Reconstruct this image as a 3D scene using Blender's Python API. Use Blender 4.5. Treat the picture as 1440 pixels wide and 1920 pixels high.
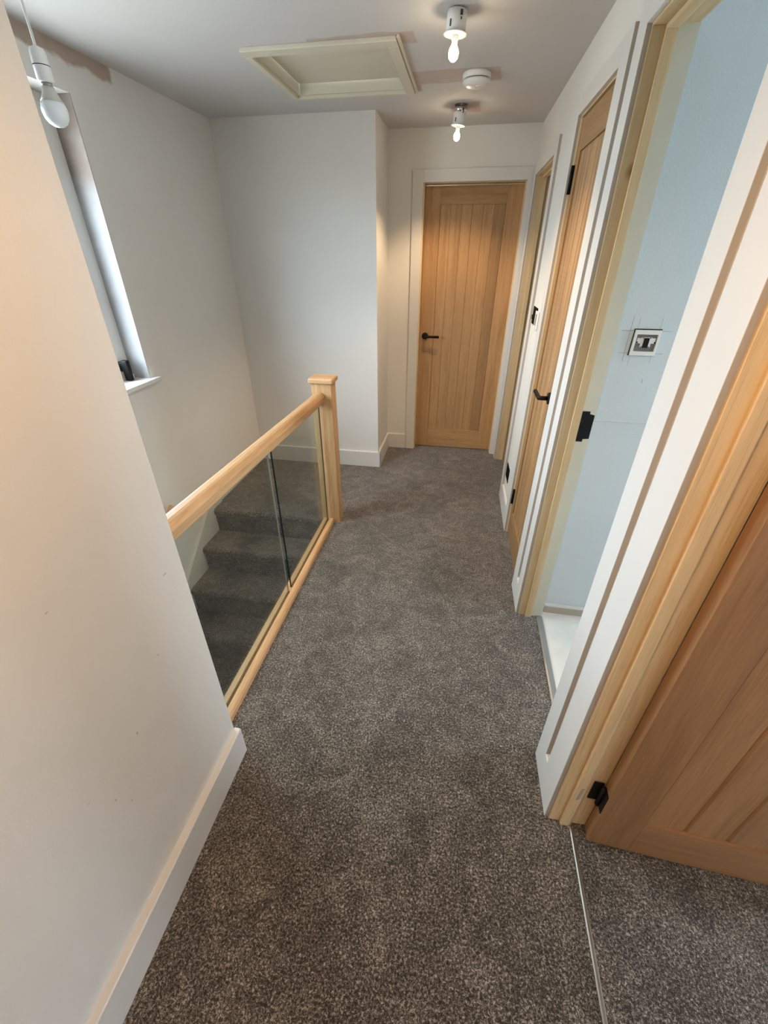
import bpy, bmesh, math, random
from mathutils import Matrix, Vector
random.seed(7)
for o in list(bpy.data.objects):
    bpy.data.objects.remove(o)
scene = bpy.context.scene
C = scene.collection
PI = math.pi

# ------------------------------------------------------------------ camera
CAM_H = 1.574
cam_d = bpy.data.cameras.new('camera')
cam_d.sensor_fit = 'HORIZONTAL'
cam_d.sensor_width = 36.0
cam_d.lens = 791.97 / 1440.0 * 36.0
cam_d.clip_start = 0.02
cam = bpy.data.objects.new('camera', cam_d)
C.objects.link(cam)
cam.location = (0, 0, CAM_H)
cam.rotation_euler = (PI / 2 - 0.54935, 0, 0.17543)
scene.camera = cam

# ------------------------------------------------------------------ world
world = bpy.data.worlds.new('overcast_sky')
scene.world = world
world.use_nodes = True
wn = world.node_tree.nodes
# overcast sky above the horizon, duller ground below it
_wt = world.node_tree
_tc = wn.new('ShaderNodeTexCoord')
_sp = wn.new('ShaderNodeSeparateXYZ')
_cr = wn.new('ShaderNodeValToRGB')
_cr.color_ramp.elements[0].position = 0.47
_cr.color_ramp.elements[0].color = (0.27, 0.29, 0.30, 1)
_cr.color_ramp.elements[1].position = 0.53
_cr.color_ramp.elements[1].color = (0.72, 0.86, 1.0, 1)
_ma = wn.new('ShaderNodeMath')
_ma.operation = 'MULTIPLY_ADD'
_ma.inputs[1].default_value = 0.5
_ma.inputs[2].default_value = 0.5
_wt.links.new(_tc.outputs['Generated'], _sp.inputs[0])
_wt.links.new(_sp.outputs['Z'], _ma.inputs[0])
_wt.links.new(_ma.outputs[0], _cr.inputs[0])
_wt.links.new(_cr.outputs[0], wn['Background'].inputs[0])
wn['Background'].inputs[1].default_value = 25.0

scene.view_settings.view_transform = 'Standard'
scene.view_settings.look = 'None'
scene.view_settings.gamma = 1
scene.view_settings.use_curve_mapping = False
scene.view_settings.exposure = 0.0
WARM = (1.0, 0.70, 0.40)
SPOT_W = 36.0        # watts of each ceiling downlight
NEAR_W = 43.0        # the lamp over the near end of the landing


def portal(name, loc, rot, sx, sy):
    L = bpy.data.lights.new(name, 'AREA')
    L.shape = 'RECTANGLE'
    L.size, L.size_y = sx, sy
    L.cycles.is_portal = True
    o = bpy.data.objects.new(name, L)
    C.objects.link(o)
    o.location, o.rotation_euler = loc, rot
    return o


portal('sky_portal_stairwell', (-1.885, 1.536, 1.5615), (0, -PI / 2, 0), 1.153, 1.172)
portal('sky_portal_room', (2.02, 1.245, 1.4), (0, PI / 2, 0), 1.7, 0.59)


# ------------------------------------------------------------------ materials
def srgb(r, g, b):
    f = lambda c: (c / 255 / 12.92) if c / 255 <= 0.04045 else ((c / 255 + 0.055) / 1.055) ** 2.4
    return (f(r), f(g), f(b), 1)


class NT:
    def __init__(self, name):
        self.m = bpy.data.materials.new(name)
        self.m.use_nodes = True
        self.t = self.m.node_tree
        self.bsdf = self.t.nodes['Principled BSDF']
        self.out = self.t.nodes['Material Output']

    def n(self, kind, **kw):
        nd = self.t.nodes.new(kind)
        for k, v in kw.items():
            setattr(nd, k, v)
        return nd

    def l(self, a, b):
        self.t.links.new(a, b)

    def math(self, op, a, b=None, c=None, clamp=False):
        nd = self.n('ShaderNodeMath', operation=op)
        nd.use_clamp = clamp
        for i, v in enumerate((a, b, c)):
            if v is None:
                continue
            if isinstance(v, (int, float)):
                nd.inputs[i].default_value = v
            else:
                self.l(v, nd.inputs[i])
        return nd.outputs[0]

    def mix(self, fac, a, b):
        nd = self.n('ShaderNodeMix', data_type='RGBA')
        for s, v in ((nd.inputs[0], fac), (nd.inputs[6], a), (nd.inputs[7], b)):
            if isinstance(v, (int, float, tuple)):
                s.default_value = v
            else:
                self.l(v, s)
        return nd.outputs[2]

    def coord(self, scale=(1, 1, 1), which='Object', rand=0.0):
        tc = self.n('ShaderNodeTexCoord')
        v = tc.outputs[which]
        mp = self.n('ShaderNodeMapping')
        mp.inputs['Scale'].default_value = scale
        if rand:
            oi = self.n('ShaderNodeObjectInfo')
            ml = self.n('ShaderNodeMath', operation='MULTIPLY')
            self.l(oi.outputs['Random'], ml.inputs[0])
            ml.inputs[1].default_value = rand
            cb = self.n('ShaderNodeCombineXYZ')
            for i in range(3):
                self.l(ml.outputs[0], cb.inputs[i])
            self.l(cb.outputs[0], mp.inputs['Location'])
        self.l(v, mp.inputs['Vector'])
        return mp.outputs[0]

    def noise(self, vec, scale, detail=3, rough=0.5, dist=0.0):
        nd = self.n('ShaderNodeTexNoise')
        self.l(vec, nd.inputs['Vector'])
        nd.inputs['Scale'].default_value = scale
        nd.inputs['Detail'].default_value = detail
        nd.inputs['Roughness'].default_value = rough
        nd.inputs['Distortion'].default_value = dist
        return nd.outputs[0]

    def ramp(self, fac, stops):
        nd = self.n('ShaderNodeValToRGB')
        e = nd.color_ramp.elements
        while len(e) < len(stops):
            e.new(0.5)
        for el, (p, c) in zip(e, stops):
            el.position = p
            el.color = c if len(c) == 4 else (*c, 1)
        self.l(fac, nd.inputs[0])
        return nd.outputs[0]

    def bump(self, h, strength=0.2, dist=0.01):
        nd = self.n('ShaderNodeBump')
        nd.inputs['Strength'].default_value = strength
        nd.inputs['Distance'].default_value = dist
        self.l(h, nd.inputs['Height'])
        self.l(nd.outputs[0], self.bsdf.inputs['Normal'])

    def color(self, v):
        s = self.bsdf.inputs['Base Color']
        if isinstance(v, tuple):
            s.default_value = v
        else:
            self.l(v, s)

    def rough(self, r, spec=0.5, metal=0.0):
        self.bsdf.inputs['Roughness'].default_value = r
        self.bsdf.inputs['Specular IOR Level'].default_value = spec
        self.bsdf.inputs['Metallic'].default_value = metal

    def rects(self, rs, axes=(0, 1), wob=0.01, soft=0.004):
        """union mask of rectangles (x0,x1,y0,y1) in object space, edges wobbling a little"""
        tc = self.n('ShaderNodeTexCoord')
        sp = self.n('ShaderNodeSeparateXYZ')
        self.l(tc.outputs['Object'], sp.inputs[0])
        wv = self.noise(tc.outputs['Object'], 9, 3)
        wv = self.math('MULTIPLY_ADD', wv, wob * 2, -wob)
        a, b = sp.outputs[axes[0]], sp.outputs[axes[1]]
        tot = None
        for (x0, x1, y0, y1) in rs:
            da = self.math('SUBTRACT', self.math('ABSOLUTE', self.math('SUBTRACT', a, (x0 + x1) / 2)), (x1 - x0) / 2)
            db = self.math('SUBTRACT', self.math('ABSOLUTE', self.math('SUBTRACT', b, (y0 + y1) / 2)), (y1 - y0) / 2)
            d = self.math('ADD', self.math('MAXIMUM', da, db), wv)
            k = self.math('MULTIPLY_ADD', d, -1 / soft, 0.5, clamp=True)
            tot = k if tot is None else self.math('MAXIMUM', tot, k)
        return tot


def plain(name, col, rough=0.5, spec=0.5, metal=0.0):
    t = NT(name)
    t.color(col)
    t.rough(rough, spec, metal)
    return t.m


def paint(name, col, rough=0.75, patches=None, axes=(0, 1), patch_col=None, marks=None, dirt=0.05, wob=0.012, bumpk=0.12, soft=0.008):
    t = NT(name)
    v = t.coord()
    big = t.noise(v, 2.2, 4, 0.6)
    c2 = tuple(x * (1 - dirt) for x in col[:3]) + (1,)
    base = t.mix(t.math('MULTIPLY_ADD', big, 2.2, -0.6, clamp=True), col, c2)
    if patches:
        pm = t.rects(patches, axes, wob=wob, soft=soft)
        pn = t.noise(v, 22, 4)
        pc = t.mix(pn, patch_col, tuple(x * 0.78 for x in patch_col[:3]) + (1,))
        base = t.mix(pm, base, pc)
    if marks:
        mm = t.rects(marks[0], axes, wob=0.0007, soft=0.0012)
        base = t.mix(t.math('MULTIPLY', mm, marks[2]), base, marks[1])
    t.color(base)
    t.rough(rough, 0.35)
    fine = t.noise(v, 170, 3, 0.6)
    t.bump(fine, bumpk, 0.004)
    return t.m


def wood(name, light, dark, axis, ring=18.0, rough=0.45, knots=False, grain=1.0, contrast=1.0):
    """straight-grained timber, grain along axis"""
    t = NT(name)
    s = [1, 1, 1]
    s[axis] = 0.055
    v = t.coord(tuple(s), rand=37.0)
    broad = t.noise(v, ring, 3, 0.55, 0.6)
    fine = t.noise(v, ring * 9, 3, 0.6)
    s2 = [1, 1, 1]
    s2[axis] = 0.012
    v2 = t.coord(tuple(s2), rand=11.0)
    pore = t.noise(v2, 420, 2, 0.5)
    f = t.math('ADD', t.math('MULTIPLY', broad, 0.62), t.math('MULTIPLY', fine, 0.38 * grain))
    f = t.math('MULTIPLY_ADD', f, 2.1 * contrast, -0.55 * contrast - 0.0, clamp=True)
    col = t.ramp(f, [(0.0, dark), (0.45, tuple((a + b) / 2 for a, b in zip(light, dark))), (1.0, light)])
    oi = t.n('ShaderNodeObjectInfo')
    vv = t.math('MULTIPLY_ADD', oi.outputs['Random'], 0.34, 0.80)
    hs = t.n('ShaderNodeHueSaturation')
    t.l(vv, hs.inputs['Value'])
    t.l(col, hs.inputs['Color'])
    col = hs.outputs[0]
    pm = t.math('GREATER_THAN', pore, 0.62)
    col = t.mix(t.math('MULTIPLY', pm, 0.22), col, tuple(x * 0.45 for x in dark[:3]) + (1,))
    if knots:
        s3 = [0.5, 0.5, 0.5]
        s3[axis] = 0.6
        v3 = t.coord(tuple(s3), rand=5.0)
        vo = t.n('ShaderNodeTexVoronoi')
        vo.inputs['Scale'].default_value = 5.5
        t.l(v3, vo.inputs['Vector'])
        kd = t.math('ADD', vo.outputs['Distance'], t.math('MULTIPLY', t.noise(v3, 30, 2), 0.05))
        k = t.math('MULTIPLY_ADD', kd, -22, 2.4, clamp=True)
        col = t.mix(t.math('MULTIPLY', k, 0.75), col, srgb(128, 82, 44))
    t.color(col)
    t.rough(rough, 0.4)
    t.bump(t.math('ADD', fine, t.math('MULTIPLY', pm, -0.5)), 0.12, 0.002)
    return t.m


def carpet(name, tint=1.0):
    t = NT(name)
    v = t.coord()
    big = t.noise(v, 3.0, 3, 0.6, 1.2)
    mid = t.noise(v, 9, 4, 0.62, 1.6)
    a = t.noise(v, 165, 2, 0.65, 0.6)
    b = t.noise(v, 430, 2, 0.7)
    sp = t.math('ADD', t.math('MULTIPLY', a, 0.6), t.math('MULTIPLY', b, 0.4))
    lay = t.math('ADD', t.math('MULTIPLY', big, 0.35), t.math('MULTIPLY', mid, 0.65))
    # brushed pile: where it lies over, more pale fibre tips show
    sp2 = t.math('MULTIPLY_ADD', t.math('ADD', sp, t.math('MULTIPLY', lay, 0.26)), 4.6, -2.50, clamp=True)
    k = tint
    col = t.ramp(sp2, [(0.0, (0.023 * k, 0.0175 * k, 0.0135 * k, 1)), (0.38, (0.090 * k, 0.074 * k, 0.062 * k, 1)),
                       (0.72, (0.242 * k, 0.207 * k, 0.180 * k, 1)), (1.0, (0.53 * k, 0.475 * k, 0.425 * k, 1))])
    t.color(col)
    t.rough(1.0, 0.05)
    t.bsdf.inputs['Sheen Weight'].default_value = 0.35
    t.bsdf.inputs['Sheen Roughness'].default_value = 0.5
    t.bump(sp, 1.0, 0.007)
    return t.m


def pane_mat(name, tint, gloss=1.0):
    t = NT(name)
    t.t.nodes.remove(t.bsdf)
    tr = t.n('ShaderNodeBsdfTransparent')
    tr.inputs[0].default_value = tint
    gl = t.n('ShaderNodeBsdfGlossy')
    gl.inputs['Roughness'].default_value = 0.02
    fr = t.n('ShaderNodeFresnel')
    geo = t.n('ShaderNodeNewGeometry')
    t.l(t.math('MULTIPLY_ADD', geo.outputs['Backfacing'], 1 / 1.5 - 1.5, 1.5), fr.inputs[0])   # both faces reflect as from air
    mx = t.n('ShaderNodeMixShader')
    t.l(t.math('MULTIPLY', fr.outputs[0], gloss), mx.inputs[0])
    t.l(tr.outputs[0], mx.inputs[1])
    t.l(gl.outputs[0], mx.inputs[2])
    t.l(mx.outputs[0], t.out.inputs[0])
    return t.m


def emit(name, col, k):
    t = NT(name)
    t.bsdf.inputs['Base Color'].default_value = (0.9, 0.9, 0.9, 1)
    t.bsdf.inputs['Emission Color'].default_value = (*col, 1)
    t.bsdf.inputs['Emission Strength'].default_value = k
    return t.m


WALL = srgb(226, 224, 220)
PLASTER = srgb(178, 150, 136)
M = {}
M['wall'] = paint('white_wall_paint', WALL)
M['wall_near'] = paint('white_wall_paint_scuffed', WALL, dirt=0.07, axes=(1, 2),
                       marks=([(0.468, 0.472, 0.598, 0.607), (0.359, 0.362, 0.519, 0.526), (0.315, 0.321, 0.600, 0.602),
                               (0.386, 0.389, 0.461, 0.466), (0.425, 0.431, 1.034, 1.037), (0.700, 0.712, 0.893, 0.897),
                               (0.60, 0.604, 0.72, 0.724)], srgb(120, 104, 88), 0.45))
M['wall_right'] = paint('white_wall_paint_right', WALL)
M['outer'] = paint('outer_wall_paint', WALL, patches=[(1.55, 2.41, 2.238, 2.40), (0.9, 1.80, 2.15, 2.40)], axes=(1, 2),
                   patch_col=srgb(188, 168, 154), wob=0.035, soft=0.014)
M['reveal'] = paint('patchy_reveal_plaster', srgb(186, 184, 186), dirt=0.3, patches=[(-0.2, 0.2, 0.83, 1.3)], axes=(0, 2), patch_col=srgb(150, 134, 124), wob=0.16, soft=0.22)
M['ceiling'] = paint('ceiling_paint', srgb(208, 206, 205),
                     patches=[(-0.37, 0.06, 2.705, 2.885), (-0.195, -0.03, 3.215, 3.415), (-0.72, -0.29, 2.285, 2.345),
                              (-0.37, -0.325, 2.88, 2.985), (-0.45, -0.29, 2.30, 2.40)],
                     patch_col=srgb(204, 188, 182), wob=0.02)
M['trim'] = paint('satin_white_trim', srgb(219, 217, 214), rough=0.42, dirt=0.03, bumpk=0.03)
M['undercoat'] = paint('primed_trim_edge', srgb(180, 171, 160), rough=0.7, dirt=0.12, bumpk=0.05)
M['undercoat_pale'] = paint('pale_undercoat', srgb(214, 212, 196), rough=0.6, dirt=0.1, bumpk=0.05)
_bx0, _bx1, _bz0, _bz1 = 0.588, 0.672, 1.263, 1.347
M['blue'] = paint('pale_blue_wall_paint', srgb(210, 219, 223), dirt=0.07, axes=(0, 2), bumpk=0.2,
                  marks=([(0.572, 0.5735, 1.24, 1.39), (0.594, 0.595, 1.35, 1.385), (0.666, 0.667, 1.35, 1.385),
                          (0.594, 0.595, 1.225, 1.26), (0.664, 0.665, 1.235, 1.26), (0.545, 0.586, 1.3425, 1.344),
                          (0.675, 0.71, 1.3425, 1.344), (0.552, 0.586, 1.268, 1.2692), (0.675, 0.70, 1.268, 1.2692),
                          (0.66, 0.662, 1.165, 1.18), (0.523, 0.5275, 1.50, 1.515), (0.523, 0.526, 1.60, 1.63), (0.523, 0.5265, 1.36, 1.39), (0.523, 0.526, 1.25, 1.27), (0.523, 0.528, 0.76, 0.82), (0.523, 0.527, 0.60, 0.64), (0.523, 0.5265, 0.84, 0.88), (0.523, 0.5265, 1.78, 1.82), (0.523, 0.527, 0.45, 0.47)], (0.05, 0.06, 0.08, 1), 0.6))
M['white_plastic'] = plain('white_plastic', srgb(232, 232, 230), 0.35)
M['grey_plastic'] = plain('grey_plastic', srgb(120, 118, 116), 0.5)
M['black'] = plain('matt_black_metal', (0.0035, 0.0035, 0.0035, 1), 0.6, 0.25)
M['void'] = plain('dark_hole', (0.004, 0.0035, 0.003, 1), 0.9, 0.1)
M['chrome'] = plain('chrome', (0.8, 0.8, 0.8, 1), 0.18, 0.5, 1.0)
M['alu'] = plain('brushed_aluminium', (0.40, 0.37, 0.32, 1), 0.33, 0.5, 1.0)
M['alu_dull'] = plain('dull_grey_metal', (0.34, 0.34, 0.33, 1), 0.4, 0.5, 0.6)
OL, OD = srgb(212, 174, 130), srgb(164, 120, 78)
for i, a in enumerate('xyz'):
    M['oak_' + a] = wood('pale_oak_' + a, OL, OD, i, contrast=1.25)
    M['door_oak_' + a] = wood('door_oak_' + a, srgb(188, 149, 106), srgb(141, 103, 65), i, ring=26)
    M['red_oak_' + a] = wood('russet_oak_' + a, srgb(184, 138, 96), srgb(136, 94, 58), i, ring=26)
    M['pine_' + a] = wood('bare_pine_' + a, srgb(226, 204, 166), srgb(200, 168, 122), i, ring=14, rough=0.6, knots=True)
M['carpet'] = carpet('taupe_grey_carpet')
M['vinyl'] = paint('pale_stone_vinyl', srgb(236, 234, 228), rough=0.4, dirt=0.25, bumpk=0.02)
M['glass'] = pane_mat('clear_glass', (0.885, 0.92, 0.895, 1))
M['glass_window'] = pane_mat('window_glass', (0.96, 0.98, 0.97, 1), 0.5)
M['glass_edge'] = plain('green_glass_edge', (0.006, 0.022, 0.018, 1), 0.15)
M['glass_edge_pale'] = plain('pale_glass_edge', (0.30, 0.27, 0.23, 1), 0.2)
M['upvc'] = plain('white_upvc', srgb(214, 212, 208), 0.4)
M['bulb_glass'] = plain('opal_bulb', srgb(232, 236, 238), 0.25)
M['bulb_body'] = plain('bulb_collar', srgb(196, 192, 184), 0.4)
M['lamp_lit'] = emit('lit_lamp', (1.0, 0.80, 0.52), 60.0)
M['print'] = plain('label_print', srgb(70, 68, 66), 0.6)
M['hatch'] = paint('cream_hatch_paint', srgb(216, 210, 192), rough=0.5, dirt=0.06, bumpk=0.03)


# ------------------------------------------------------------------ mesh helpers
class MB:
    def __init__(self):
        self.v, self.f, self.mi, self.sm = [], [], [], []

    def add(self, vs, fs, mi=0, smooth=False):
        k = len(self.v)
        self.v += [tuple(p) for p in vs]
        for f in fs:
            self.f.append(tuple(i + k for i in f))
            self.mi.append(mi)
            self.sm.append(smooth)
        return self

    def box(self, x0, x1, y0, y1, z0, z1, mi=0):
        vs = [(x, y, z) for z in (z0, z1) for y in (y0, y1) for x in (x0, x1)]
        return self.add(vs, [(0, 2, 3, 1), (4, 5, 7, 6), (0, 1, 5, 4), (2, 6, 7, 3), (0, 4, 6, 2), (1, 3, 7, 5)], mi)

    def prism(self, poly, a0, a1, axis, mi=0, smooth=False):
        """extrude a 2D polygon along axis; poly coordinates are the two other axes in xyz order"""
        n = len(poly)
        def P(p, a):
            q = list(p)
            q.insert(axis, a)
            return tuple(q)
        vs = [P(p, a0) for p in poly] + [P(p, a1) for p in poly]
        fs = [tuple(range(n - 1, -1, -1)), tuple(range(n, 2 * n))]
        self.add(vs, fs, mi)
        k = len(self.v) - 2 * n
        for i in range(n):
            j = (i + 1) % n
            self.f.append((k + i, k + j, k + n + j, k + n + i))
            self.mi.append(mi)
            self.sm.append(smooth)
        return self

    def lathe(self, prof, c=(0, 0, 0), seg=28, mi=0, axis=2, flip=1, smooth=True):
        """prof: list of (r, h) turned round an axis through c"""
        vs, fs = [], []
        for (r, hh) in prof:
            for i in range(seg):
                a = 2 * PI * i / seg
                p = [r * math.cos(a), r * math.sin(a)]
                p.insert(axis, hh * flip)
                vs.append((c[0] + p[0], c[1] + p[1], c[2] + p[2]))
        m = len(prof)
        for k in range(m - 1):
            for i in range(seg):
                j = (i + 1) % seg
                fs.append((k * seg + i, k * seg + j, (k + 1) * seg + j, (k + 1) * seg + i))
        fs.append(tuple(range(seg - 1, -1, -1)))
        fs.append(tuple((m - 1) * seg + i for i in range(seg)))
        return self.add(vs, fs, mi, smooth)

    def tube(self, pts, r, seg=14, mi=0):
        pts = [Vector(p) for p in pts]
        rings = []
        up = None
        for i, p in enumerate(pts):
            d = (pts[min(i + 1, len(pts) - 1)] - pts[max(i - 1, 0)]).normalized()
            if up is None:
                up = Vector((0, 0, 1)) if abs(d.z) < 0.9 else Vector((1, 0, 0))
            a = d.cross(up).normalized()
            b = a.cross(d).normalized()
            up = b
            rings.append([p + a * (r * math.cos(2 * PI * k / seg)) + b * (r * math.sin(2 * PI * k / seg)) for k in range(seg)])
        vs = [q for rg in rings for q in rg]
        fs = []
        for i in range(len(pts) - 1):
            for k in range(seg):
                j = (k + 1) % seg
                fs.append((i * seg + k, i * seg + j, (i + 1) * seg + j, (i + 1) * seg + k))
        fs.append(tuple(range(seg - 1, -1, -1)))
        fs.append(tuple((len(pts) - 1) * seg + k for k in range(seg)))
        return self.add(vs, fs, mi, True)

    def mesh(self, name, mats, off=(0, 0, 0), bevel=0.0, seg=2):
        me = bpy.data.meshes.new(name)
        me.from_pydata([(x - off[0], y - off[1], z - off[2]) for x, y, z in self.v], [], self.f)
        for p, mi, s in zip(me.polygons, self.mi, self.sm):
            p.material_index = mi
            p.use_smooth = s
        bm = bmesh.new()
        bm.from_mesh(me)
        bmesh.ops.recalc_face_normals(bm, faces=bm.faces)
        if bevel:
            es = [e for e in bm.edges if len(e.link_faces) == 2 and e.calc_face_angle(0) > 0.5]
            bmesh.ops.bevel(bm, geom=es, offset=bevel, segments=seg, profile=0.6, affect='EDGES', clamp_overlap=True)
        bm.to_mesh(me)
        bm.free()
        for m in (mats if isinstance(mats, (list, tuple)) else [mats]):
            me.materials.append(m)
        return me


def tag(o, label=None, cat=None, group=None, kind=None):
    if label: o['label'] = label
    if cat: o['category'] = cat
    if group: o['group'] = group
    if kind: o['kind'] = kind
    return o


TH = 0.0135                       # the right-hand wall runs slightly askew
RO = Vector((0.402, 0.75, 0))     # its origin on the architrave face; local x = depth, local y = along the wall


def R2W(p):
    return Matrix.Rotation(TH, 4, 'Z') @ Vector(p) + RO


class Thing:
    """a top-level empty at base; parts are given in frame coordinates ('W' world, 'R' right wall)"""
    def __init__(self, name, base, label, cat, frame='W', group=None, kind=None, rotz=None):
        self.o = bpy.data.objects.new(name, None)
        self.o.empty_display_size = 0.1
        C.objects.link(self.o)
        self.base = base
        if frame == 'R':
            self.o.location = R2W(base)
            self.o.rotation_euler = (0, 0, TH)
        else:
            self.o.location = base
        if rotz is not None:
            self.o.rotation_euler = (0, 0, rotz)
        tag(self.o, label, cat, group, kind)

    def part(self, name, mb, mat, parent=None, bevel=0.0, seg=2, label=None, kind=None):
        o = bpy.data.objects.new(name, mb.mesh(name, mat, self.base, bevel, seg))
        C.objects.link(o)
        o.parent = parent or self.o
        tag(o, label, kind=kind)
        return o


def single(name, mb, mat, base, label, cat, frame='W', bevel=0.0, seg=2, group=None, kind=None):
    o = bpy.data.objects.new(name, mb.mesh(name, mat, base, bevel, seg))
    C.objects.link(o)
    if frame == 'R':
        o.location = R2W(base)
        o.rotation_euler = (0, 0, TH)
    else:
        o.location = base
    return tag(o, label, cat, group, kind)


def struct(name, mb, mat, label, cat, frame='W', bevel=0.0, base=(0, 0, 0)):
    return single(name, mb, mat, base, label, cat, frame, bevel, kind='structure')


# ------------------------------------------------------------------ the shell
CEIL = 2.29
XL = -1.69          # outer (window) wall face
YB = -1.35          # wall behind the viewer
YE = 3.73           # end wall face
YA = 3.272          # alcove wall face
XR = -0.63          # return wall face
LOW = -2.62         # hall floor below the stairs
WF = 0.014          # right wall plaster face, measured behind the architrave faces
WB = 0.122          # right wall back face

fl = MB()
fl.box(-0.84, 0.46, YB, 3.735, -0.2, 0.0)
fl.box(-1.72, -0.84, 2.46, 3.28, -0.2, 0.0)
fl.box(0.46, 0.492, 0.95, 1.69, -0.2, 0.0)
fl.box(0.46, 0.60, 2.93, 3.63, -0.2, 0.0)
fl.box(0.46, 0.477, YB, 0.755, -0.2, 0.0)
fl.box(-0.38, 0.33, 3.735, 3.86, -0.2, 0.0)
struct('floor', fl, M['carpet'], 'taupe grey carpet running the length of the landing', 'carpet')
fd = MB().box(0.489, 3.3, -1.9, 0.82, -0.2, 0.0)
struct('floor.001', fd, M['carpet'], 'brown grey carpet in the room behind the open oak door', 'carpet')
fc = MB().box(0.518, 1.9, 0.86, 1.76, -0.2, -0.004)
struct('floor.002', fc, M['vinyl'], 'pale mottled vinyl floor inside the pale blue room', 'floor')
fa = MB().box(0.60, 2.0, 2.6, 4.3, -0.2, -0.001)
struct('floor.003', fa, M['carpet'], 'carpet in the dim room beyond the bare timber frame', 'carpet')
fh = MB().box(-1.9, -0.6, -2.2, 3.4, LOW - 0.1, LOW)
struct('floor.004', fh, M['carpet'], 'dark carpet of the hall at the foot of the stairs', 'carpet')

# hatch opening in the ceiling and two round cut-outs for the downlights
HX0, HX1, HY0, HY1 = -0.985, -0.405, 2.375, 2.945
LIGHTS = [(-0.124, 2.15), (-0.135, 3.262), (-0.10, 0.12)]


def ceiling_mesh():
    bm = bmesh.new()
    def bx(x0, x1, y0, y1, z0, z1):
        m = Matrix.Translation(((x0 + x1) / 2, (y0 + y1) / 2, (z0 + z1) / 2)) @ Matrix.Diagonal((x1 - x0, y1 - y0, z1 - z0, 1))
        bmesh.ops.create_cube(bm, size=1.0, matrix=m)
    x0, x1, y0, y1 = -2.0, 3.4, -2.3, 4.4
    bx(x0, HX0, y0, y1, CEIL, CEIL + 0.3)
    bx(HX1, x1, y0, y1, CEIL, CEIL + 0.3)
    bx(HX0, HX1, y0, HY0, CEIL, CEIL + 0.3)
    bx(HX0, HX1, HY1, y1, CEIL, CEIL + 0.3)
    bx(HX0, HX1, HY0, HY1, CEIL + 0.06, CEIL + 0.3)
    me = bpy.data.meshes.new('ceiling')
    bm.to_mesh(me)
    bm.free()
    o = bpy.data.objects.new('ceiling', me)
    C.objects.link(o)
    cut = bmesh.new()
    lx, ly = LIGHTS[1]
    bmesh.ops.create_cone(cut, cap_ends=True, segments=32, radius1=0.037, radius2=0.037, depth=0.16,
                          matrix=Matrix.Translation((lx, ly, CEIL + 0.04)))
    cm = bpy.data.meshes.new('cut')
    cut.to_mesh(cm)
    cut.free()
    co = bpy.data.objects.new('cut', cm)
    C.objects.link(co)
    md = o.modifiers.new('b', 'BOOLEAN')
    md.operation = 'DIFFERENCE'
    md.object = co
    md.solver = 'EXACT'
    dg = bpy.context.evaluated_depsgraph_get()
    nm = bpy.data.meshes.new_from_object(o.evaluated_get(dg))
    o.modifiers.clear()
    o.data = nm
    bpy.data.objects.remove(co)
    nm.materials.clear()
    nm.materials.append(M['ceiling'])
    return o


tag(ceiling_mesh(), 'off-white landing ceiling with bare plaster patches', 'ceiling', kind='structure')

# near partition on the left; the stairwell lies behind it
struct('wall_left', MB().box(-0.845, -0.678, YB, 0.772, -0.3, CEIL + 0.05), M['wall_near'],
       'cream lit partition wall filling the left foreground', 'wall', bevel=0.002)
# outer wall with the window opening
WY0, WY1, WZ0, WZ1 = 0.95, 2.122, 0.985, 2.138
w = MB()
w.box(-1.90, XL, -2.2, WY0, LOW, CEIL + 0.05)
w.box(-1.90, XL, WY1, 3.45, LOW, CEIL + 0.05)
w.box(-1.90, XL, WY0, WY1, LOW, WZ0)
w.box(-1.90, XL, WY0, WY1, WZ1, CEIL + 0.05)
struct('wall_outer', w, M['outer'], 'pale outside wall of the stairwell holding the narrow window', 'wall')
struct('wall_alcove', MB().box(-1.94, XR, YA, YA + 0.08, LOW, CEIL + 0.05), M['wall'],
       'pale grey white wall facing the stairs behind the newel post', 'wall', bevel=0.002)
struct('wall_return', MB().box(XR - 0.08, XR, YA + 0.08, YE + 0.02, -0.2, CEIL + 0.05), M['wall'],
       'short side wall left of the end door, lit cream', 'wall')
EX0, EX1, EZ = -0.390, 0.340, 2.005     # rough opening of the end door
w = MB()
w.box(-0.71, EX0, YE, YE + 0.125, -0.2, CEIL + 0.05)
w.box(EX1, 0.55, YE, YE + 0.125, -0.2, CEIL + 0.05)
w.box(EX0, EX1, YE, YE + 0.125, EZ, CEIL + 0.05)
struct('wall_end', w, M['wall'], 'white wall around the closed oak door at the far end', 'wall')
struct('wall_behind_end_door', MB().box(-0.8, 0.7, YE + 0.30, YE + 0.36, -0.2, CEIL + 0.05), M['wall'],
       'wall of the room behind the end door', 'wall')
struct('wall_back', MB().box(-2.0, 3.4, YB - 0.1, YB, -0.3, CEIL + 0.05), M['wall'],
       'landing wall behind the viewer', 'wall')
struct('wall_stairwell', MB().box(-0.845, -0.74, -2.2, 2.345, LOW, -0.2), M['wall'],
       'wall under the glass balustrade beside the stairs', 'wall')
struct('wall_stair_foot', MB().box(-1.94, -0.8, -2.3, -2.2, LOW, CEIL + 0.05), M['wall'],
       'end wall of the stairwell at the foot of the stairs', 'wall')

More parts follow.
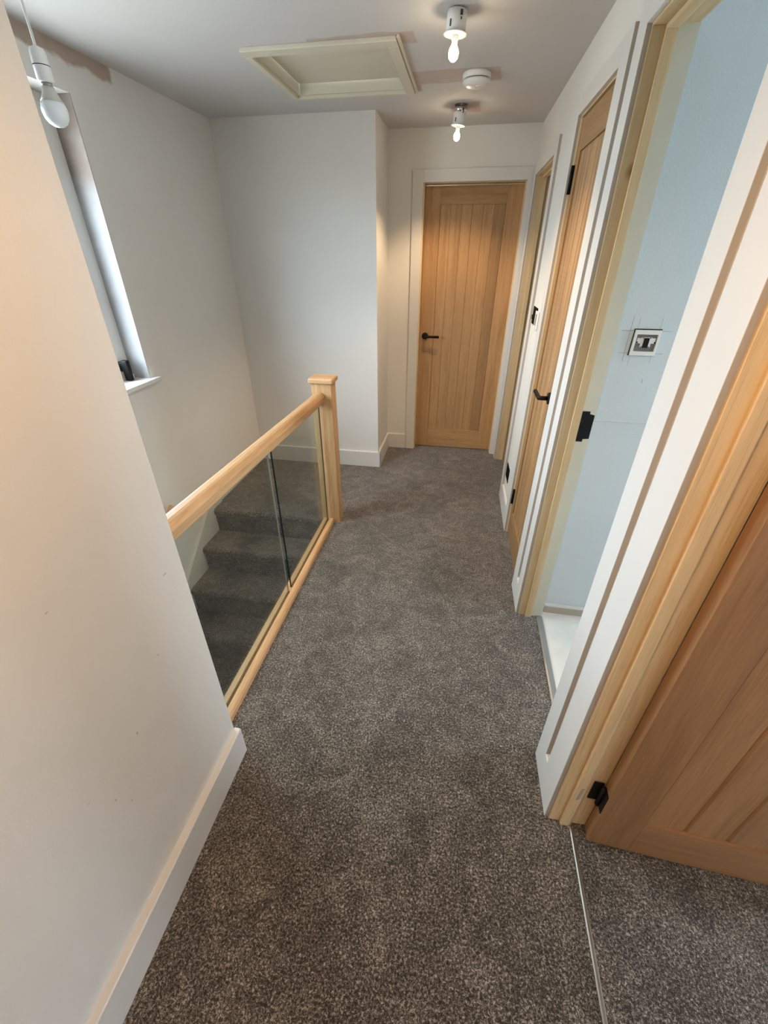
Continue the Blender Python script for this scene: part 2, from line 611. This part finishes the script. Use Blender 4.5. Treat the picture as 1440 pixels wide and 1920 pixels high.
# right-hand wall, pierced by four door openings; clear widths along the wall and head heights
LT = 0.022    # lining thickness
OPEN = {'D': (-0.80, -0.012, 2.075), 'C': (0.208, 0.917, 2.072), 'B': (1.152, 1.676, 2.05), 'A': (2.197, 2.856, 2.005)}
w = MB()
u0 = -2.1
for k in 'DCBA':
    a, b, hz = OPEN[k]
    w.box(WF, WB, u0, a - LT, -0.2, CEIL + 0.05)
    w.box(WF, WB, a - LT, b + LT, hz + LT, CEIL + 0.05)
    u0 = b + LT
w.box(WF, WB, u0, 3.02, -0.2, CEIL + 0.05)
struct('wall_right', w, M['wall_right'], 'long white wall with four door openings on the right', 'wall', frame='R', base=(0, 0, 0))

# the pale blue room
bw = MB()
bw.box(0.524, 1.9, 1.722, 1.80, -0.2, CEIL + 0.05)
bo = struct('wall_blue', bw, M['blue'], 'pale blue wall seen through the doorless opening', 'wall')
ridge = MB().prism([(1.7215, 1.012), (1.7195, 1.0145), (1.7215, 1.017)], 0.53, 1.89, 0)
ridge.prism([(1.7215, 0.968), (1.7203, 0.9695), (1.7215, 0.971)], 0.60, 1.89, 0)
rg = bpy.data.objects.new('paint_ridge', ridge.mesh('paint_ridge', M['blue']))
C.objects.link(rg)
rg.parent = bo
struct('wall_blue_near', MB().box(0.524, 1.9, 0.83, 0.93, -0.2, CEIL + 0.05), M['blue'],
       'near wall of the pale blue room', 'wall')
w = MB()
w.box(1.9, 2.05, 0.83, 0.95, -0.2, CEIL + 0.05)
w.box(1.9, 2.05, 1.54, 1.80, -0.2, CEIL + 0.05)
w.box(1.9, 2.05, 0.95, 1.54, -0.2, 0.55)
w.box(1.9, 2.05, 0.95, 1.54, 2.25, CEIL + 0.05)
struct('wall_blue_window', w, M['blue'], 'end wall of the pale blue room holding its window', 'wall')
# room behind the open door, and the dim room at the far right
struct('wall_bedroom', MB().box(3.3, 3.4, -1.9, 0.9, -0.2, CEIL + 0.05), M['wall'], 'far wall of the room with the open door', 'wall')
struct('wall_bedroom_back', MB().box(0.4, 3.4, -2.0, -1.9, -0.2, CEIL + 0.05), M['wall'], 'back wall of the room with the open door', 'wall')
w = MB()
w.box(0.5, 2.0, 2.55, 2.62, -0.2, CEIL + 0.05)
w.box(0.5, 2.0, 4.3, 4.4, -0.2, CEIL + 0.05)
w.box(2.0, 2.1, 2.55, 4.4, -0.2, CEIL + 0.05)
struct('wall_dim_room', w, M['wall'], 'walls of the dim room beyond the bare timber frame', 'wall')


# ------------------------------------------------------------------ skirting boards
def skirt_prof(face, back, hgt=0.135):
    s = 1 if back > face else -1
    return [(back, -0.02), (face, -0.02), (face, hgt - 0.004), (face + s * 0.003, hgt), (back, hgt)]


struct('baseboard_left', MB().prism(skirt_prof(-0.655, -0.678), YB, 0.776, 1), M['trim'],
       'cream skirting board along the left foreground wall', 'skirting')
struct('baseboard_alcove', MB().prism(skirt_prof(YA - 0.016, YA), XL, -0.614, 0), M['trim'],
       'white skirting board on the wall behind the newel post', 'skirting')
struct('baseboard_return', MB().prism(skirt_prof(-0.614, XR), YA - 0.0155, YE - 0.0161, 1), M['trim'],
       'white skirting on the short wall left of the end door', 'skirting')
struct('baseboard_end', MB().prism(skirt_prof(YE - 0.016, YE), -0.63, -0.455, 0), M['trim'],
       'short white skirting piece beside the end door architrave', 'skirting')
struct('baseboard_outer', MB().prism(skirt_prof(XL + 0.016, XL), 2.40, YA - 0.0165, 1), M['trim'],
       'white skirting on the outside wall at the stair head', 'skirting')
for nm, a, b, lb in (('baseboard_right', 1.775, 2.105, 'short white skirting under the light switch between two doors'),
                     ('baseboard_right.001', 1.003, 1.05, 'narrow skirting block between the closed cupboard door and blue room frames'),
                     ('baseboard_right.002', 0.094, 0.124, 'narrow skirting block between the two nearest right-hand frames')):
    s = MB().prism([(WF, -0.02), (0.0, -0.02), (0.0, 0.129), (0.003, 0.133), (WF, 0.133)], a, b, 1)
    single(nm, s, M['trim'], (0, (a + b) / 2, 0), lb, 'skirting', 'R', kind='structure')
bs = MB().prism([(1.722, -0.02), (1.708, -0.02), (1.708, 0.040), (1.722, 0.040)], 0.53, 1.89, 0)
tb = struct('baseboard_blue', bs, M['undercoat'], 'low beige skirting strip at the foot of the blue wall', 'skirting')
cap = MB().box(0.53, 1.89, 1.706, 1.722, 0.040, 0.048)
co = bpy.data.objects.new('sealant_bead', cap.mesh('sealant_bead', M['trim']))
C.objects.link(co)
co.parent = tb


# ------------------------------------------------------------------ door frames
def frame_trim(name, key, arch_near, arch_far, label, stop=(0.046, 0.074), z_out=0.072, chamfer=False):
    """lining, stops and painted architrave of one opening in the right-hand wall"""
    a, b, hz = OPEN[key]
    t = Thing(name, (WF, (a + b) / 2, 0), label, 'door frame', 'R', kind='structure')
    # lining: two legs and a head
    t.part('lining_leg', MB().box(WF, WB + 0.004, b, b + LT, -0.05, hz), M['pine_z'], bevel=0.0015, label='bare pine lining')
    t.part('lining_leg', MB().box(WF, WB + 0.004, a - LT, a, -0.05, hz), M['pine_z'], bevel=0.0015)
    t.part('lining_head', MB().box(WF, WB + 0.004, a - LT, b + LT, hz, hz + LT), M['pine_y'], bevel=0.0015)
    if stop:
        s0, s1 = stop
        t.part('door_stop', MB().box(s0, s1, b - 0.012, b, -0.04, hz), M['pine_z'], bevel=0.002)
        t.part('door_stop', MB().box(s0, s1, a, a + 0.012, -0.04, hz), M['pine_z'], bevel=0.002)
        t.part('door_stop', MB().box(s0, s1, a + 0.012, b - 0.012, hz - 0.012, hz), M['pine_y'], bevel=0.002)
    zt = hz + z_out
    # painted architraves: face white, edges primed
    for (c0, c1) in (arch_near, arch_far):
        m = MB()
        m.box(0.0, WF, c0, c1, -0.05, zt)
        m.mi = [1 if i in (2, 3) else 0 for i in range(6)]
        t.part('architrave', m, [M['trim'], M['undercoat']], bevel=0.0012, label='white painted architrave')
    m = MB().box(0.0, WF, arch_near[1], arch_far[0], hz + 0.006, zt)
    t.part('architrave_head', m, [M['trim']], bevel=0.0012, label='white painted head architrave')
    return t


fA = frame_trim('trim_1', 'A', (2.108, 2.19), (2.862, 2.94), 'white and bare pine frame of the dim room nearest the end door')
fB = frame_trim('trim_2', 'B', (1.05, 1.145), (1.684, 1.775), 'white architrave frame round the closed cupboard door', stop=(0.062, 0.09))
fC = frame_trim('trim_3', 'C', (0.124, 0.201), (0.924, 1.003), 'doorless frame with knotty pine lining into the blue room')
fD = frame_trim('trim_4', 'D', (-0.90, -0.806), (-0.006, 0.094), 'nearest frame on the right with pine lining and black hinge')

# strike plate let into the pine lining of the blue room
sp = MB().prism([(0.078, 0.945), (0.102, 0.945), (0.102, 0.956), (0.124, 0.958), (0.124, 1.052), (0.106, 1.056), (0.106, 1.066), (0.078, 1.066)],
                0.9145, 0.9160, 1)
fC.part('strike_plate', sp, M['black'], bevel=0.0008, label='black strike plate')
fC.part('painted_rebate', MB().box(0.0745, WB + 0.0045, OPEN['C'][1] - 0.0008, OPEN['C'][1] + 0.0002, -0.002, OPEN['C'][2]), M['undercoat_pale'], label='pale painted rebate')
# mortise cut-out in the near frame
fD.part('mortise_cut', MB().prism([(0.058, 0.165), (0.066, 0.172), (0.068, 0.232), (0.061, 0.228)], -0.0252, -0.0238, 1), M['undercoat'],
        label='pale chiselled cut')

# end door frame (world frame)
eT = Thing('trim_5', (-0.02, YE, 0), 'white architrave frame round the end door', 'door frame', kind='structure')
eT.part('lining_leg', MB().box(EX0, EX0 + 0.02, YE, YE + 0.13, -0.05, EZ), M['pine_z'], label='bare pine lining')
eT.part('lining_leg', MB().box(EX1 - 0.02, EX1, YE, YE + 0.13, -0.05, EZ), M['pine_z'])
eT.part('lining_head', MB().box(EX0 + 0.02, EX1 - 0.02, YE, YE + 0.13, EZ - 0.012, EZ), M['pine_x'])
eT.part('architrave', MB().box(-0.453, -0.378, YE - 0.018, YE, -0.05, 2.07), M['trim'], bevel=0.0015)
eT.part('architrave', MB().box(0.326, 0.372, YE - 0.018, YE, -0.05, 2.07), M['trim'], bevel=0.0015)
eT.part('architrave_head', MB().box(-0.378, 0.326, YE - 0.018, YE, 1.998, 2.07), M['trim'], bevel=0.0015)
for x in (-0.20, 0.13):
    eT.part('screw_hole', MB().lathe([(0.005, 0), (0.005, 0.001)], (x, YE + 0.035, EZ - 0.0131), 12), M['void'])


# ------------------------------------------------------------------ ledged oak doors
def oak_door(name, label, loc, rotz, w, h, boards, stile, top=0.11, bot=0.18, t=0.04, z0=0.008, c=0.006, oak='door_oak_'):
    """front face y=0 facing -y, hinge edge x=0"""
    d = Thing(name, (0, 0, 0), label, 'door', kind='structure')
    d.o.location = loc
    d.o.rotation_euler = (0, 0, rotz)
    d.part('stile', MB().box(0, stile, 0, t, z0, h), M[oak + 'z'], bevel=0.002)
    d.part('stile', MB().box(w - stile, w, 0, t, z0, h), M[oak + 'z'], bevel=0.002)
    d.part('rail', MB().box(stile, w - stile, 0, t, h - top, h), M[oak + 'x'], bevel=0.0012, label='top rail')
    d.part('rail', MB().box(stile, w - stile, 0, t, z0, bot), M[oak + 'x'], bevel=0.0012, label='bottom rail')
    bwid = (w - 2 * stile) / boards
    for i in range(boards):
        x0, x1 = stile + i * bwid, stile + (i + 1) * bwid
        f = 0.007
        m = MB().prism([(x0, t - 0.007), (x0, f + c), (x0 + c, f), (x1 - c, f), (x1, f + c), (x1, t - 0.007)], bot, h - top, 2)
        d.part('board', m, M[oak + 'z'])
    return d


def lever(d, x, z, s, L=0.118, out=0.048):
    """black lever on a round rose; s = direction of the lever"""
    r = d.part('handle', MB().lathe([(0.026, 0), (0.026, -0.008), (0.023, -0.010)], (x, 0, z), 28, axis=1), M['black'], label='black lever handle')
    d.part('lever', MB().tube([(x, -0.008, z), (x, -out + 0.008, z), (x + s * 0.004, -out, z), (x + s * 0.014, -out, z), (x + s * L, -out, z)], 0.0095, 14), M['black'], parent=r)
    return r


def hinge(d, z, hgt=0.10):
    k = d.part('hinge', MB().lathe([(0.0065, -hgt / 2), (0.0065, hgt / 2)], (-0.003, -0.006, z), 14), M['black'], label='black hinge')
    d.part('hinge_leaf', MB().box(-0.003, 0.014, -0.0015, 0.0, z - hgt / 2, z + hgt / 2), M['black'], parent=k)


d1 = oak_door('door_1', 'closed boarded oak door at the end of the landing', (-0.366, YE + 0.062, 0), 0, 0.686, 1.985, 6, 0.110, c=0.003)
lever(d1, 0.043, 0.985, 1)
p = R2W((0.020, 1.672, 0))
d2 = oak_door('door_2', 'narrow closed oak cupboard door in the right-hand wall', p, -PI / 2 + TH, 0.517, 2.044, 8, 0.055)
lever(d2, 0.437, 1.018, -1)
for z in (1.845, 0.27):
    hinge(d2, z)
p = R2W((0.118, -0.060, 0))
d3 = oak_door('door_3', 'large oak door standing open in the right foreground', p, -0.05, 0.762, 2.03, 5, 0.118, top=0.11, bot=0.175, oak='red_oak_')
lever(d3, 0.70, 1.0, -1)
for z in (0.218, 1.80):
    k = d3.part('hinge', MB().lathe([(0.0065, -0.045), (0.0065, 0.045)], (-0.006, 0.030, z), 14), M['black'], label='black hinge')
    d3.part('hinge_leaf', MB().box(-0.0022, -0.0002, 0.004, 0.030, z - 0.045, z + 0.045), M['black'], parent=k)
    d3.part('hinge_leaf', MB().box(-0.030, -0.003, 0.0415, 0.0445, z - 0.045, z + 0.045), M['black'], parent=k)

# ------------------------------------------------------------------ threshold strips
single('threshold_strip', MB().prism([(0.477, -0.01), (0.477, 0.001), (0.480, 0.004), (0.486, 0.004), (0.489, 0.001), (0.489, -0.01)], YB + 0.02, 0.725, 1),
       M['alu'], (0.483, -0.3, 0), 'shiny metal carpet strip across the open door way', 'threshold strip')
single('threshold_strip.001', MB().prism([(0.490, -0.01), (0.490, 0.004), (0.497, 0.006), (0.516, 0.004), (0.521, -0.001), (0.521, -0.01)], 0.962, 1.666, 1),
       M['alu_dull'], (0.505, 1.3, 0), 'dull grey metal strip between carpet and pale vinyl', 'threshold strip')

# ------------------------------------------------------------------ balustrade
bal = Thing('balustrade', (-0.78, 1.6, 0), 'oak and glass balustrade along the open stairwell', 'balustrade')
NX0, NX1, NY0, NY1 = -0.842, -0.722, 2.341, 2.432
nw = bal.part('newel_post', MB().box(NX0, NX1, NY0, NY1, -0.05, 0.938), M['oak_z'], bevel=0.003, label='square oak newel post')
capm = MB().box(NX0 - 0.014, NX1 + 0.014, NY0 - 0.014, NY1 + 0.014, 0.938, 0.968)
bal.part('newel_cap', capm, M['oak_x'], parent=nw, bevel=0.011, seg=4, label='rounded oak cap')


def hz_(y):           # underside of the handrail, a touch out of level
    return 0.835 + 0.0235 * (2.318 - y)


hp = [(-0.833, 0.0), (-0.766, 0.0), (-0.764, 0.004), (-0.764, 0.033), (-0.780, 0.051), (-0.790, 0.054), (-0.808, 0.054), (-0.818, 0.051), (-0.835, 0.033), (-0.835, 0.004)]
hm = MB()
y0, y1 = 0.772, NY0
n = len(hp)
hm.add([(x, y0, z + hz_(y0)) for x, z in hp] + [(x, y1, z + hz_(y1)) for x, z in hp],
       [tuple(range(n - 1, -1, -1)), tuple(range(n, 2 * n))] + [(i, (i + 1) % n, n + (i + 1) % n, n + i) for i in range(n)])
bal.part('handrail', hm, M['oak_y'], bevel=0.0015, label='chamfered oak handrail')
br = MB().prism([(-0.836, -0.02), (-0.762, -0.02), (-0.762, 0.022), (-0.769, 0.031), (-0.793, 0.031), (-0.793, 0.012), (-0.807, 0.012), (-0.807, 0.031), (-0.829, 0.031), (-0.836, 0.022)],
                0.772, NY0, 1)
bal.part('base_rail', br, M['oak_y'], label='grooved oak base rail')
bal.part('fillet', MB().box(-0.8069, -0.7931, 1.592, 1.622, 0.012, 0.034), M['oak_y'], label='oak spacer block between the panes')
for (a, b) in ((0.778, 1.588), (1.627, 2.322)):
    g = MB()
    z0 = 0.014
    vs = []
    for x in (-0.804, -0.796):
        vs += [(x, a, z0), (x, b, z0), (x, b, hz_(b) + 0.002), (x, a, hz_(a) + 0.002)]
    g.add(vs, [(0, 1, 2, 3), (7, 6, 5, 4)], 0)
    g.add(vs, [(0, 4, 5, 1), (1, 5, 6, 2), (2, 6, 7, 3), (3, 7, 4, 0)], 1)
    bal.part('glass_pane', g, [M['glass'], M['glass_edge'] if a > 1 else M['glass_edge_pale']], label='clear glass panel with a green edge')

# ------------------------------------------------------------------ stairs
st = Thing('staircase', (-1.26, 2.3, 0), 'carpeted stairs going down behind the glass panels', 'staircase')
GO, RI, NST = 0.2265, 0.1815, 14
for i in range(NST):
    y, z = 2.345 - GO * i, -RI * i
    r = 0.022
    back = y + GO + 0.012 if i else y + 0.116
    poly = [(back, z - RI - 0.02), (y + 0.016, z - RI - 0.02), (y + 0.014, z - 0.06), (y + 0.004, z - 0.04)]
    for k in range(7):
        a = PI + 0.35 - (PI / 2 + 0.35) * k / 6
        poly.append((y + r + r * math.cos(a), z - r + r * math.sin(a)))
    poly += [(back, z)]
    st.part('step', MB().prism(poly, -1.662, -0.846, 0, smooth=False), M['carpet'])
m = RI / GO
def ny(y): return (y - 2.345) * m
s = [(2.48, -0.20), (2.48, 0.133), (2.44, 0.133), (2.33, ny(2.33) + 0.075), (-1.0, ny(-1.0) + 0.075), (-1.0, ny(-1.0) - 0.30), (2.3, -0.42)]
st.part('string', MB().prism(s, XL + 0.001, -1.6625, 0), M['trim'], bevel=0.003, label='white painted stair string')

wr = Thing('wall_handrail', (-1.63, 1.6, 0.1), 'round oak stair handrail with domed end, mostly behind the partition', 'handrail')
pts = []
P0 = Vector((-1.625, 1.915, 0.277))
dv = Vector((0, -GO, -RI)).normalized()
rail = MB()
rail.tube([P0 - dv * 0.008, P0, P0 + dv * 1.2], 0.022, 18)
ro = wr.part('rail', rail, M['oak_y'])
for q in (0.25, 0.95):
    c = P0 + dv * q
    wr.part('bracket', MB().tube([(c.x, c.y, c.z - 0.02), (c.x - 0.01, c.y, c.z - 0.06), (-1.69, c.y, c.z - 0.07)], 0.006, 10), M['black'])

# ------------------------------------------------------------------ stairwell window
wi = Thing('window_1', (-1.83, (WY0 + WY1) / 2, WZ0), 'narrow white framed stairwell window with black handle', 'window', kind='structure')
FX0, FX1 = -1.860, -1.800
wi.part('window_frame', MB().box(FX0, FX1, WY1 - 0.035, WY1, WZ0, WZ1), M['upvc'], bevel=0.004)
wi.part('window_frame', MB().box(FX0, FX1, WY0, WY0 + 0.035, WZ0, WZ1), M['upvc'], bevel=0.004)
wi.part('window_frame', MB().box(FX0, FX1, WY0 + 0.035, WY1 - 0.035, WZ1 - 0.035, WZ1), M['upvc'], bevel=0.004)
wi.part('window_frame', MB().box(FX0, FX1, WY0 + 0.035, WY1 - 0.035, WZ0, WZ0 + 0.035), M['upvc'], bevel=0.004)
sash = MB()
a0, a1, b0, b1 = WY0 + 0.036, WY1 - 0.036, WZ0 + 0.036, WZ1 - 0.036
for bx in ((a0, a0 + 0.06, b0, b1), (a1 - 0.06, a1, b0, b1), (a0 + 0.06, a1 - 0.06, b0, b0 + 0.06), (a0 + 0.06, a1 - 0.06, b1 - 0.06, b1)):
    sash.box(-1.85, -1.792, *bx)
sh = wi.part('sash', sash, M['upvc'])
wi.part('pane', MB().box(-1.822, -1.816, a0 + 0.06, a1 - 0.06, b0 + 0.06, b1 - 0.06), M['glass_window'], parent=sh)
hd = wi.part('handle', MB().box(-1.792, -1.775, 2.035, 2.060, 1.035, 1.085), M['black'], bevel=0.004, label='black window handle')
wi.part('grip', MB().box(-1.775, -1.740, 2.034, 2.060, 0.988, 1.092), M['black'], parent=hd, bevel=0.005)
wi.part('stay_block', MB().box(-1.80, -1.778, 2.092, 2.112, 0.987, 1.008), M['white_plastic'], bevel=0.002)
wi.part('reveal', MB().box(-1.805, XL - 0.0005, WY1 - 0.0035, WY1 + 0.0002, WZ0, WZ1), M['reveal'], label='patchily painted plaster reveal')
wi.part('window_sill', MB().box(-1.805, -1.655, WY0 - 0.04, WY1 + 0.045, WZ0 - 0.022, WZ0 + 0.0005), M['trim'], bevel=0.004)
w2 = Thing('window_2', (1.97, 1.185, 0.55), 'window of the pale blue room', 'window', kind='structure')
for bx in ((0.95, 0.98, 0.55, 2.25), (1.51, 1.54, 0.55, 2.25), (0.98, 1.51, 0.55, 0.58), (0.98, 1.51, 2.22, 2.25)):
    w2.part('window_frame', MB().box(1.94, 2.0, *bx), M['upvc'])
w2.part('pane', MB().box(1.965, 1.971, 0.98, 1.51, 0.58, 2.22), M['glass_window'])

# ------------------------------------------------------------------ loft hatch
ht = Thing('loft_hatch', (-0.69, 2.65, CEIL), 'cream framed loft hatch recessed in the ceiling', 'loft hatch')
O = (-1.012, -0.362, 2.312, 2.972)
for bx in ((O[0], O[1], O[2], HY0), (O[0], O[1], HY1, O[3]), (O[0], HX0, HY0, HY1), (HX1, O[1], HY0, HY1)):
    ht.part('frame', MB().box(bx[0], bx[1], bx[2], bx[3], CEIL - 0.016, CEIL), M['hatch'], bevel=0.003)
for bx in ((HX0, HX1, HY0, HY0 + 0.012), (HX0, HX1, HY1 - 0.012, HY1), (HX0, HX0 + 0.012, HY0 + 0.012, HY1 - 0.012), (HX1 - 0.012, HX1, HY0 + 0.012, HY1 - 0.012)):
    ht.part('lining', MB().box(bx[0], bx[1], bx[2], bx[3], CEIL - 0.002, CEIL + 0.0595), M['hatch'])
ht.part('hatch_panel', MB().box(HX0 + 0.015, HX1 - 0.015, HY0 + 0.015, HY1 - 0.015, CEIL + 0.040, CEIL + 0.055), M['hatch'])
ht.part('edging', MB().box(O[1] + 0.002, O[1] + 0.014, O[2] - 0.01, O[3] + 0.004, CEIL - 0.012, CEIL), M['hatch'], bevel=0.003)

# ------------------------------------------------------------------ smoke alarm
sm = Thing('smoke_alarm', (-0.052, 2.775, CEIL), 'round white smoke alarm on the ceiling', 'smoke alarm')
cx, cy = -0.052, 2.775
b = sm.part('base', MB().lathe([(0.063, 0.0), (0.065, -0.004), (0.065, -0.020), (0.061, -0.022)], (cx, cy, CEIL), 40), M['white_plastic'])
sm.part('vent_slot', MB().lathe([(0.0575, -0.022), (0.0575, -0.0265)], (cx, cy, CEIL), 40), M['grey_plastic'])
sm.part('cover', MB().lathe([(0.0635, -0.0265), (0.064, -0.032), (0.056, -0.041), (0.040, -0.047), (0.0, -0.049)], (cx, cy, CEIL), 40), M['white_plastic'])
sm.part('test_button', MB().lathe([(0.012, -0.045), (0.012, -0.050), (0.010, -0.051)], (cx + 0.012, cy - 0.015, CEIL), 20), M['white_plastic'])


# ------------------------------------------------------------------ ceiling lamps on their leads
def spot(loc, watts, size, blend=0.6, radius=0.02, color=None):
    L = bpy.data.lights.new('lamp_beam', 'SPOT')
    L.energy = watts
    L.color = color or WARM
    L.spot_size = size
    L.spot_blend = blend
    L.shadow_soft_size = radius
    o = bpy.data.objects.new('lamp_beam', L)
    C.objects.link(o)
    o.location = loc
    return o


def downlight(xy, tilt, label, drop, can_h, seated, watts, size, color=None):
    x, y = xy
    t = Thing('downlight', (x, y, CEIL), label, 'light', group='bare lamps along the landing ceiling')
    zt = CEIL - drop
    zb = zt - can_h
    R = Matrix.Translation((x, y, CEIL)) @ Matrix.Rotation(tilt, 4, 'Y') @ Matrix.Translation((-x, -y, -CEIL))
    def put(nm, mb, mat, parent=None, label=None):
        mb.v = [tuple(R @ Vector(p)) for p in mb.v]
        return t.part(nm, mb, mat, parent, label=label)
    can = put('can', MB().lathe([(0.0285, zt), (0.0335, zt - 0.0005), (0.0345, zt - 0.02), (0.0345, zb + 0.004)], (x, y, 0), 36), M['white_plastic'], label='white metal can')
    if not seated:
        put('chrome_band', MB().lathe([(0.0350, zt + 0.0005), (0.0352, zt - 0.024)], (x, y, 0), 36), M['chrome'], can)
        put('can_mouth', MB().lathe([(0.0275, zt + 0.001), (0.0275, zt - 0.001)], (x, y, 0), 30), M['void'], can)
        t.part('cable', MB().tube([(x, y, CEIL + 0.05), (x + 0.004, y, CEIL + 0.01), (x, y, zt - 0.002)], 0.004, 8), M['white_plastic'])
    put('flange', MB().lathe([(0.0345, zb + 0.004), (0.0415, zb + 0.002), (0.0415, zb), (0.026, zb - 0.001)], (x, y, 0), 36), M['white_plastic'], can)
    # printed marks on the can (curved patches just proud of the wall)
    for (a0, a1, z0, z1) in ((-1.20, -0.92, zt - 0.020, zt - 0.006), (-1.12, -0.98, zt - 0.030, zt - 0.023), (-2.20, -2.02, zb + 0.012, zb + 0.030)):
        mb = MB()
        k = 5
        vs = []
        for z in (z0, z1):
            for i in range(k):
                a = a0 + (a1 - a0) * i / (k - 1)
                vs.append((x + 0.0354 * math.cos(a), y + 0.0354 * math.sin(a), z))
        mb.add(vs, [(i, i + 1, k + i + 1, k + i) for i in range(k - 1)])
        put('printed_mark', mb, M['print'], can)
    zl = zb - 0.052
    put('lamp_neck', MB().lathe([(0.012, zb + 0.002), (0.012, zb - 0.012), (0.010, zb - 0.016), (0.010, zl + 0.024)], (x, y, 0), 20), M['white_plastic'])
    put('lamp_bulb', MB().lathe([(0.010, zl + 0.026), (0.016, zl + 0.016), (0.018, zl + 0.006), (0.016, zl - 0.006), (0.008, zl - 0.014), (0.0, zl - 0.016)], (x, y, 0), 20), M['lamp_lit'], label='lit warm bulb')
    c = R @ Vector((x, y, zl - 0.022))
    spot(c, watts, size, color=color)
    return t


downlight(LIGHTS[0], 0.05, 'lit ceiling lamp in a white can nearest, left of the smoke alarm', 0.004, 0.058, True, SPOT_W, 2.1)
downlight(LIGHTS[1], 0.10, 'lit lamp hanging from a dark ceiling hole before the end door', 0.010, 0.080, False, SPOT_W, 2.1)
downlight(LIGHTS[2], 0.0, 'lit ceiling lamp above and behind the viewer', 0.004, 0.058, True, NEAR_W, 2.9, (1.0, 0.62, 0.31))

# ------------------------------------------------------------------ pendant over the stairs
px, py = -1.10, 1.308
pd = Thing('pendant_lamp', (px, py, CEIL), 'unlit bare bulb hanging on a white cord by the window', 'pendant')
pd.part('ceiling_rose', MB().lathe([(0.04, 0), (0.04, -0.012), (0.03, -0.026), (0.006, -0.030)], (px, py, CEIL), 30), M['white_plastic'])
pd.part('cord', MB().tube([(px, py, CEIL - 0.028), (px, py, 2.0)], 0.0032, 10), M['white_plastic'])
hl = pd.part('lamp_holder', MB().lathe([(0.006, 2.008), (0.015, 2.004), (0.0175, 1.995), (0.0185, 1.972), (0.0185, 1.944), (0.016, 1.942)], (px, py, 0), 30), M['white_plastic'])
pd.part('ring_gap', MB().lathe([(0.0188, 1.9735), (0.0188, 1.9720)], (px, py, 0), 30), M['void'], parent=hl)
pd.part('bulb_cap', MB().lathe([(0.0125, 1.943), (0.0125, 1.934)], (px, py, 0), 24), M['alu_dull'])
bb = pd.part('bulb_collar', MB().lathe([(0.0135, 1.935), (0.0155, 1.926), (0.0205, 1.915), (0.0265, 1.905)], (px, py, 0), 30), M['bulb_body'])
pd.part('bulb', MB().lathe([(0.0265, 1.905), (0.0295, 1.894), (0.0298, 1.886), (0.0275, 1.874), (0.021, 1.864), (0.011, 1.858), (0.0, 1.8565)], (px, py, 0), 30), M['bulb_glass'], parent=bb)

# ------------------------------------------------------------------ switches and socket
# open switch on the blue wall
sw = Thing('light_switch', (0.63, 1.722, 1.263), 'open white switch box with black core on the blue wall', 'switch')
Y = 1.7215
sw.part('gap_shadow', MB().box(_bx0 - 0.003, _bx1 + 0.003, Y - 0.0008, Y + 0.0003, _bz0 - 0.002, _bz1 + 0.003), M['void'], label='black plate painted as the shadow round the box')  # black sheet stands in for the shadow in the gap round the box
body = MB()
body.box(_bx0, _bx1, Y - 0.010, Y - 0.0008, _bz1 - 0.014, _bz1)
body.box(_bx0, _bx1, Y - 0.010, Y - 0.0008, _bz0, _bz0 + 0.014)
body.box(_bx0, _bx0 + 0.008, Y - 0.010, Y - 0.0008, _bz0 + 0.014, _bz1 - 0.014)
body.box(_bx1 - 0.008, _bx1, Y - 0.010, Y - 0.0008, _bz0 + 0.014, _bz1 - 0.014)
sb = sw.part('frame', body, M['white_plastic'])
sw.part('back_plate', MB().box(_bx0 + 0.008, _bx1 - 0.008, Y - 0.0025, Y - 0.001, _bz0 + 0.014, _bz1 - 0.014), M['grey_plastic'])
cxs, czs = (_bx0 + _bx1) / 2, (_bz0 + _bz1) / 2 + 0.002
sw.part('module', MB().box(cxs - 0.030, cxs + 0.030, Y - 0.009, Y - 0.0025, czs - 0.004, czs + 0.014), M['white_plastic'], bevel=0.002)
sw.part('module', MB().box(cxs - 0.017, cxs + 0.017, Y - 0.010, Y - 0.009, czs - 0.016, czs + 0.017), M['white_plastic'], bevel=0.0004)
sw.part('rocker', MB().box(cxs - 0.0085, cxs + 0.0085, Y - 0.014, Y - 0.010, czs - 0.017, czs + 0.015), M['black'], bevel=0.001)
for dx, dz in ((-0.029, 0.0), (0.029, 0.0), (-0.012, 0.015), (0.012, 0.015), (-0.012, -0.014), (0.012, -0.014)):
    sw.part('screw', MB().lathe([(0.0026 if abs(dx) > 0.02 else 0.0017, -0.0003), (0.0026 if abs(dx) > 0.02 else 0.0017, -0.0012)], (cxs + dx, Y - 0.0095, czs + dz), 12, axis=1), M['void'])

# half-fitted switch on the white wall between the two far frames (right wall coordinates)
s2 = Thing('light_switch.001', (WF, 1.95, 1.215), 'small white switch with black backing beside the cupboard door', 'switch', 'R')
s2.part('backing', MB().box(WF - 0.0015, WF, 1.93, 2.092, 1.222, 1.314), M['void'], label='black cut-out behind the switch')
s2.part('tab', MB().box(WF - 0.003, WF, 2.090, 2.155, 1.243, 1.266), M['black'])
s2.part('plate', MB().box(WF - 0.0085, WF - 0.0015, 1.862, 1.952, 1.214, 1.302), M['white_plastic'], bevel=0.002)
s2.part('rocker', MB().box(WF - 0.0095, WF - 0.0085, 1.895, 1.925, 1.232, 1.288), M['grey_plastic'])
# uncovered socket near the floor
s3 = Thing('socket_box', (WF, 2.03, 0.21), 'uncovered black socket box low on the wall under the switch', 'socket', 'R')
s3.part('box', MB().box(WF - 0.003, WF, 1.955, 2.095, 0.215, 0.315), M['void'], bevel=0.001)
s3.part('tab', MB().box(WF - 0.006, WF - 0.003, 1.95, 1.972, 0.292, 0.306), M['black'])
